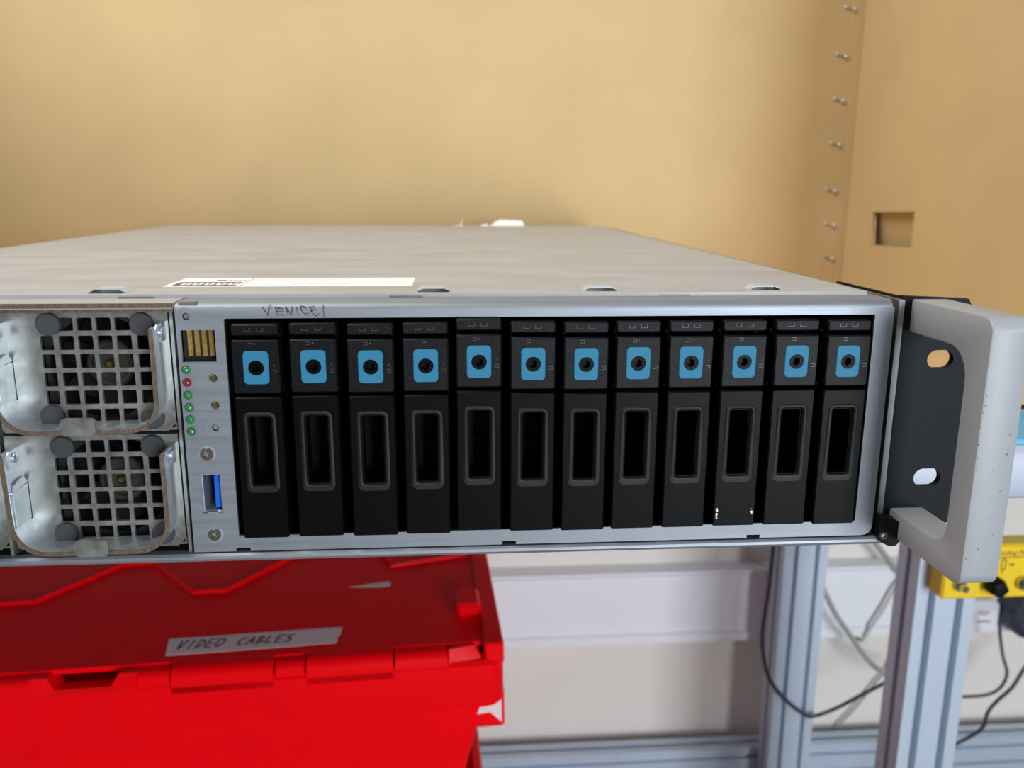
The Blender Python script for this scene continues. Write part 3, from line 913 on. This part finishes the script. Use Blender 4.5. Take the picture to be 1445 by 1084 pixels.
# ================================================================== red crates
def crate(loc, label, lids):
    ox, oy, oz = loc                                        # base centre; the rim is 0.31 above it
    t = thing('storage_crate', loc, label, 'crate', 'red lidded crates stacked under the bench', math.radians(2.0))
    if lids:
        t.rotation_euler.y = math.radians(-1.0)
    X0, X1, Y0, Y1 = ox - 0.3, ox + 0.3, oy - 0.193, oy + 0.193
    zt = oz + 0.31
    zs = zt - 0.0465
    b = MB()
    def ring(x0, x1, y0, y1, r, z):
        return [(x, y, z) for x, y in rrect(x0, x1, y0, y1, r, 5)]
    b.strips([ring(X0 + 0.065, X1 - 0.065, Y0 + 0.05, Y1 - 0.05, 0.02, oz), ring(X0 + 0.025, X1 - 0.025, Y0 + 0.012, Y1 - 0.012, 0.02, zs - 0.002),
              ring(X0 + 0.001, X1 - 0.001, Y0 + 0.001, Y1 - 0.001, 0.014, zs), ring(X0, X1, Y0, Y1, 0.014, zs + 0.003), ring(X0, X1, Y0, Y1, 0.014, zt - 0.012), ring(X0 + 0.003, X1 - 0.003, Y0 + 0.003, Y1 - 0.003, 0.012, zt - 0.009),
              ring(X0 + 0.010, X1 - 0.010, Y0 + 0.014, Y1 - 0.014, 0.010, zt - 0.010), ring(X0 + 0.012, X1 - 0.012, Y0 + 0.016, Y1 - 0.016, 0.010, zs), ring(X0 + 0.07, X1 - 0.07, Y0 + 0.055, Y1 - 0.055, 0.015, oz + 0.004)], True, True)
    body = b.build('body', 'red', t)
    for sx in (-1, 1):                                      # grip rib under the rim on the short sides
        r_ = MB()
        xa, xb = (X1 - 0.026, X1 + 0.0015) if sx > 0 else (X0 - 0.0015, X0 + 0.026)
        r_.cbox(xa, xb, Y0 + 0.022, Y1 - 0.022, zs - 0.033, zs, 0.002)
        r_.build('grip_rib', 'red', body)
    if not lids:
        return t
    # two interlocking lid halves
    zl = zt
    hy, my, amp = Y0 + 0.006, oy - 0.064, 0.066
    per = 0.155
    def zig(off):
        P = []
        for k in range(-3, 1):
            x = ox - 0.005 + k * per
            P += [(x - 0.026, my + amp), (x + 0.002, my + amp), (x + 0.053, my), (x + 0.079, my)]
        P += [(ox + 0.124, my + amp), (ox + 0.200, my + amp), (ox + 0.214, my + 0.030), (ox + 0.310, my + 0.052)]
        return [(a_, b_ + off) for a_, b_ in P]
    def clip(P, xa, xb):
        out_ = []
        for (a0, b0), (a1, b1) in zip(P[:-1], P[1:]):
            if a1 <= xa or a0 >= xb:
                continue
            def at(x):
                return b0 + (b1 - b0) * (x - a0) / (a1 - a0)
            if not out_:
                s_ = max(a0, xa)
                out_.append((s_, at(s_)))
            e_ = min(a1, xb)
            out_.append((e_, at(e_)))
        return out_
    xa, xb = X0 + 0.007, X1 - 0.007
    zg = clip(zig(0), xa, xb)
    lf = MB().plate([(xa, hy + 0.009), (xb, hy + 0.009)] + zg[::-1], [], 'xy', zl - 0.004, zl)
    lid_f = lf.build('lid', 'red', t)
    zg2 = clip(zig(0.0012), xa, xb)
    lid_b = MB().plate(zg2 + [(xb, Y1 - 0.012), (xa, Y1 - 0.012)], [], 'xy', zl - 0.004, zl + 0.0002).build('lid', 'red', t)
    rg = MB()
    zr = clip(zig(-0.004), xa, xb)
    for (p, q) in zip(zr[:-1], zr[1:]):
        d = Vector((q[0] - p[0], q[1] - p[1]))
        if d.length < 1e-6:
            continue
        nn = Vector((-d.y, d.x)).normalized()
        e = d.normalized() * 0.0016
        rg.hull([(s_.x + nn.x * w_, s_.y + nn.y * w_, z_) for s_ in (Vector(p) - e, Vector(q) + e) for w_, z_ in ((-0.0026, zl - 0.001), (0.0030, zl - 0.001), (-0.0008, zl + 0.0028), (0.0026, zl + 0.0028))])
    rg.build('interlock_ridge', 'red', lid_f)
    for e0, e1 in ((xb - 0.0075, xb + 0.0072), (xa - 0.0072, xa + 0.0075)):
        MB().cbox(e0, e1, Y0 + 0.004, Y1 - 0.004, zl - 0.014, zl + 0.0035, 0.0015).build('end_rim', 'red', body)
    rg = MB()
    rg.cbox(xb - 0.026, xb - 0.006, hy + 0.046, hy + 0.078, zl - 0.001, zl + 0.011, 0.003)
    rg.build('hasp_block', 'red', lid_f)
    # hinge along the front edge
    hz = zl - 0.0080
    def X(px): return ox + (px - 105) * 0.000491           # position along the hinge
    segs = [(228, 375, 'lid', 0.0085), (421, 550, 'lid', 0.0085), (180, 227, 'body', 0.0070), (376, 420, 'body', 0.0070), (551, 632, 'body', 0.0078)]
    for a_, b_, w_, rr in segs:
        for mir in (0, 1):
            xa_, xb_ = X(a_), X(b_)
            if mir:
                xa_, xb_ = 2 * ox - xb_, 2 * ox - xa_
            h_ = MB()
            L0 = []
            yc = Y0 + 0.0085
            prof_ = [(yc + 0.010, hz + rr - 0.001)] + [(yc + rr * math.cos(math.radians(a)), hz + rr * math.sin(math.radians(a))) for a in (90, 112, 134, 156, 180)] + [(yc - rr, hz - (0.009 if w_ == 'lid' else 0.016)), (yc + 0.010, hz - 0.009)]
            h_.plate(prof_, [], 'yz', xa_ + 0.0006, xb_ - 0.0006)
            h_.build('hinge_barrel' if w_ == 'lid' else 'hinge_knuckle', 'red', lid_f if w_ == 'lid' else body)
    MB().cbox(ox - 0.030, ox + 0.030, Y0 + 0.003, Y0 + 0.030, zl - 0.024, zl - 0.0135, 0.001).build('notch_web', 'red', lid_f)
    for mir in (1, -1):                                     # sloped arms beside the central notch
        a_ = MB()
        xs = [ox + mir * 0.0135, ox + mir * 0.0245, ox + mir * 0.0370]
        yc = Y0 + 0.0085
        a_.hull([(xs[0], yc - 0.008, hz - 0.010), (xs[1], yc - 0.004, hz + 0.0075), (xs[2], yc - 0.004, hz + 0.0075), (xs[2], yc - 0.008, hz - 0.010), (xs[0], yc + 0.012, hz - 0.010), (xs[1], yc + 0.010, hz + 0.006), (xs[2], yc + 0.010, hz + 0.006), (xs[2], yc + 0.012, hz - 0.010), (xs[2], yc - 0.008, hz + 0.002)])
        a_.build('hinge_arm', 'red', lid_f)
        c_ = MB()
        xs = [ox + mir * 0.2592, ox + mir * 0.2860]
        c_.hull([(xs[0], yc - 0.008, hz - 0.008), (xs[0], yc - 0.003, hz + 0.008), (xs[0], yc + 0.010, hz + 0.006), (xs[0], yc + 0.012, hz - 0.008), (xs[1], yc - 0.004, hz - 0.006), (xs[1] - mir * 0.008, yc + 0.002, hz + 0.008), (xs[1] - mir * 0.006, yc + 0.010, hz + 0.005), (xs[1], yc + 0.010, hz - 0.006)])
        c_.build('hinge_corner', 'red', body)
    # masking tape label with handwriting
    r_ = random.Random(3)
    tp = [(-0.3742, 0.2850), (-0.2512, 0.2912), (-0.2502, 0.2945), (-0.2512, 0.3000), (-0.2492, 0.3030), (-0.2488, 0.3150), (-0.3788, 0.3092), (-0.3772, 0.2990)]
    # lay the tape out in the crate's own frame
    ca, sa = math.cos(-math.radians(2.0)), math.sin(-math.radians(2.0))
    def loc2(p):
        x, y = p[0] + 0.0045 - ox, p[1] - oy
        return (ox + ca * x - sa * y, oy + sa * x + ca * y)
    tape = MB().plate([loc2(p) for p in tp], [], 'xy', zl + 0.0001, zl + 0.0004).build('tape_label', 'tape', t)
    G = {'V': [[(0, 1), (.4, 0), (.9, 1)]], 'I': [[(.4, 0), (.5, 1)]], 'D': [[(.1, 0), (.15, 1), (.8, .8), (.9, .4), (.1, 0)]], 'E': [[(.9, 0), (.1, 0), (.15, 1), (.95, 1)], [(.1, .5), (.8, .5)]],
         'O': [[(.5, 1), (.1, .7), (.15, .15), (.6, 0), (1, .4), (.95, .9), (.5, 1)]], 'C': [[(.95, .95), (.4, .9), (.05, .45), (.2, .05), (.8, .02)]], 'A': [[(0, 0), (.55, 1), (.9, 0)], [(.2, .4), (.85, .4)]],
         'B': [[(.1, 0), (.15, 1), (.8, .85), (.2, .52), (.9, .3), (.1, 0)]], 'L': [[(.15, 1), (.1, 0), (.9, .02)]], 'S': [[(.9, .95), (.25, .85), (.3, .55), (.85, .4), (.75, .05), (.05, .02)]]}
    lines = []
    def word(w_, zx0, zx1, y0, h):
        n_ = len(w_)
        for i, chh in enumerate(w_):
            xx = -0.379 + (zx0 + (zx1 - zx0) * i / n_ - 40) / 1370 * 0.13
            cw = (zx1 - zx0) / n_ * 0.78 / 1370 * 0.13
            for L in G[chh]:
                lines.append([loc2((xx + a_ * cw + b_ * 0.002, y0 + (xx + 0.379) * 0.048 + b_ * h)) for a_, b_ in L])
    word('VIDEO', 135, 500, 0.2925, 0.0118)
    word('CABLES', 600, 1040, 0.2925, 0.0105)
    MB().strokes(lines, 0.0011, 'xy', zl + 0.0003, zl + 0.0006).build('handwriting', 'ink', tape)['label'] = 'marker handwriting reading VIDEO CABLES'
    MB().plate([loc2(p) for p in ((-0.2515, 0.3842), (-0.2235, 0.3815), (-0.2160, 0.3835), (-0.2165, 0.3905), (-0.2200, 0.3915))], [], 'xy', zl + 0.0001, zl + 0.0003).build('tape_remnant', 'tape', t)
    MB().plate([(X1 - 0.0245, zs - 0.020), (X1 - 0.010, zs - 0.019), (X1 - 0.001, zs - 0.028), (X1 - 0.001, zs - 0.0025), (X1 - 0.016, zs - 0.0025)], [], 'xz', Y0 + 0.0215, Y0 + 0.0219).build('torn_sticker', 'tape', t)
    return t
crate((-0.4272, 0.4520, -0.512), 'red plastic crate with taped VIDEO CABLES label on its lid', True)
crate((-0.4272, 0.4520, -0.820), 'red plastic crate standing on the floor under the labelled crate', False)

# ================================================================== yellow bonding point box on the leg
yb = thing('bonding_point_box', (0.375, 0.445, -0.2545), 'yellow earth bonding point box with knobs fixed to the front leg', 'bonding box')
y0 = 0.4300
b = MB()
b.cbox(0.3100, 0.4500, y0, 0.4545, -0.2530, -0.1970, 0.0022)
b.build('body', 'yellow', yb)
vs, fs = text_mesh('Bonding Point', 0.0100, 0.3)
xs = [v[0] for v in vs]
m_ = MB()
wd = max(xs) - min(xs)
m_.add([(0.3590 + (x - min(xs)) / wd * 0.0385, y0 - 0.00012, -0.2075 + y * 0.62) for x, y, z in vs], fs)
def Pn(l, w=0.0009):
    m_.strokes(l, w, 'xz', y0 - 0.0002, y0 + 0.0002)
Pn([[(0.3150, -0.2100), (0.4450, -0.2100)]])
for cx in (0.3690, 0.3975, 0.3400):
    Pn([[(cx, -0.2100), (cx, -0.2125)], [(cx - 0.0018, -0.2125), (cx + 0.0022, -0.2125), (cx + 0.0018, -0.2225), (cx - 0.0022, -0.2225), (cx - 0.0018, -0.2125)], [(cx, -0.2225), (cx - 0.0005, -0.2270)]])
for cx in (0.3735, 0.4020):
    vs, fs = text_mesh('1M', 0.0050, 0.0)
    m_.add([(cx + x, y0 - 0.00012, -0.2195 + y) for x, y, z in vs], fs)
m_.build('printed_text', 'yprint', yb)
MB().lathe((0.3265, y0, -0.2370), 'y', [(0.0062, 0.0), (0.0062, -0.003), (0.0050, -0.004), (0.0034, -0.004), (0.0034, -0.012), (0.0020, -0.0135), (0.0001, -0.0135)], 20).build('chrome_stud', 'chrome', yb)
MB().lathe((0.3905, y0, -0.2365), 'y', [(0.0068, 0.0), (0.0068, -0.005), (0.0054, -0.007), (0.0034, -0.007), (0.0034, -0.011), (0.0001, -0.011)], 20).build('chrome_stud', 'chrome', yb)
k_ = MB()
loops = []
for r_, h_ in ((0.0065, 0.0), (0.0085, -0.003), (0.0088, -0.012), (0.0072, -0.016), (0.0040, -0.0175)):
    L = []
    for k in range(30):
        a = 2 * math.pi * k / 30
        rr = r_ * (1 + 0.07 * math.cos(5 * a + 0.6))
        L.append((0.3590 + rr * math.cos(a), y0 + h_, -0.2365 + rr * math.sin(a)))
    loops.append(L)
k_.strips(loops)
k_.build('clamp_knob', 'ear', yb)

# ================================================================== sockets and cables by the wall
so = thing('wall_socket', (0.645, 0.838, -0.515), 'white socket plate on the wall trunking under the yellow box', 'socket')
m_ = MB()
o_ = rrect(0.600, 0.664, -0.522, -0.470, 0.010, 5)
m_.wall([(o_, 0.838), (o_, 0.831), ([(0.632 + (a - 0.632) * 0.93, -0.496 + (b_ - -0.496) * 0.93) for a, b_ in o_], 0.829)], 'xz')
m_.cap([(0.632 + (a - 0.632) * 0.93, -0.496 + (b_ - -0.496) * 0.93) for a, b_ in o_], [], 'xz', 0.829)
m_.build('plate', 'trunk', so)
MB().strokes([[(0.632, -0.486), (0.648, -0.487)], [(0.632, -0.490), (0.644, -0.491)]], 0.0022, 'xz', 0.8287, 0.8292).build('printed_mark', 'fpin', so)
MB().strokes([[(0.630, -0.502), (0.650, -0.502)]], 0.0022, 'xz', 0.8287, 0.8292).build('printed_mark', 'pencil', so)
ad = MB()
ad.lathe((0.706, 0.838, -0.484), 'y', [(0.0400, 0.0), (0.0400, -0.026), (0.0370, -0.034), (0.0300, -0.038), (0.0001, -0.038)], 36)
ad.hull([(x, y, z) for x in (0.675, 0.737) for y in (0.800, 0.838) for z in (-0.470, -0.430)])
tag(ad.build('power_adapter', 'cable_b'), 'round black plug-in power adapter at the right picture edge', 'adapter')

def cable(pts, r, m, label, name='cable'):
    return tag(MB().tube(pts, r, 8, 6).build(name, m), label, 'cable', 'cables under the bench')
cable([(0.279, 0.757, -0.20), (0.2736, 0.757, -0.3415), (0.2719, 0.757, -0.399), (0.2665, 0.755, -0.463), (0.2716, 0.755, -0.5069), (0.2845, 0.757, -0.5429), (0.3096, 0.762, -0.5755), (0.3377, 0.762, -0.6006), (0.3538, 0.762, -0.6059), (0.3844, 0.762, -0.5959), (0.4189, 0.757, -0.5723), (0.4535, 0.755, -0.5511), (0.50, 0.757, -0.525)], 0.0027, 'cable_b', 'black cable looping in front of the rear bench leg')
cable([(0.366, 0.80, -0.415), (0.3742, 0.80, -0.4333), (0.3931, 0.80, -0.4676), (0.4177, 0.80, -0.5013), (0.4449, 0.80, -0.538), (0.4666, 0.80, -0.5587), (0.4872, 0.80, -0.5677), (0.52, 0.80, -0.572)], 0.0038, 'cable_g', 'thick grey cable sloping down between the two legs')
cable([(0.5200, 0.862, -0.580), (0.5150, 0.862, -0.600), (0.500, 0.862, -0.6190), (0.4700, 0.862, -0.6640), (0.4400, 0.862, -0.7040), (0.4340, 0.862, -0.76)], 0.0019, 'cable_g', 'thin grey cable running down the wall to the lower rail')
cable([(0.672, 0.79, -0.47), (0.6333, 0.78, -0.4700), (0.6323, 0.78, -0.4902), (0.6422, 0.78, -0.5305), (0.6529, 0.78, -0.5599), (0.6462, 0.78, -0.583), (0.629, 0.78, -0.594), (0.6018, 0.78, -0.5964), (0.5688, 0.78, -0.5949), (0.535, 0.78, -0.59)], 0.0023, 'cable_b', 'thin black lead hanging from the round adapter')
cable([(0.700, 0.79, -0.53), (0.684, 0.772, -0.5305), (0.6722, 0.772, -0.5491), (0.6564, 0.770, -0.5776), (0.6353, 0.770, -0.6002), (0.6244, 0.770, -0.6175), (0.6212, 0.772, -0.6435), (0.6084, 0.78, -0.6645), (0.5845, 0.78, -0.6779), (0.56, 0.79, -0.70)], 0.0027, 'cable_b', 'black lead drooping to the lower rail right of the front leg')
cable([(0.430, 0.833, -0.330), (0.4568, 0.833, -0.3685), (0.4754, 0.833, -0.3914), (0.4902, 0.833, -0.4088), (0.512, 0.832, -0.428)], 0.0042, 'cable_g', 'short grey cable below the server corner bracket')
cable([(0.225, 0.864, -0.355), (0.2700, 0.864, -0.3828), (0.2929, 0.863, -0.4070), (0.3100, 0.834, -0.4200), (0.3110, 0.834, -0.455), (0.308, 0.834, -0.50)], 0.0030, 'cable_w', 'pale cable on the wall left of the rear bench leg')
cable([(0.515, 0.833, -0.420), (0.4968, 0.833, -0.4456), (0.4817, 0.833, -0.4798), (0.4631, 0.833, -0.5143), (0.4560, 0.834, -0.5290), (0.4535, 0.850, -0.5340), (0.4535, 0.866, -0.5350)], 0.0028, 'cable_w', 'white cable crossing the trunking between the two legs')
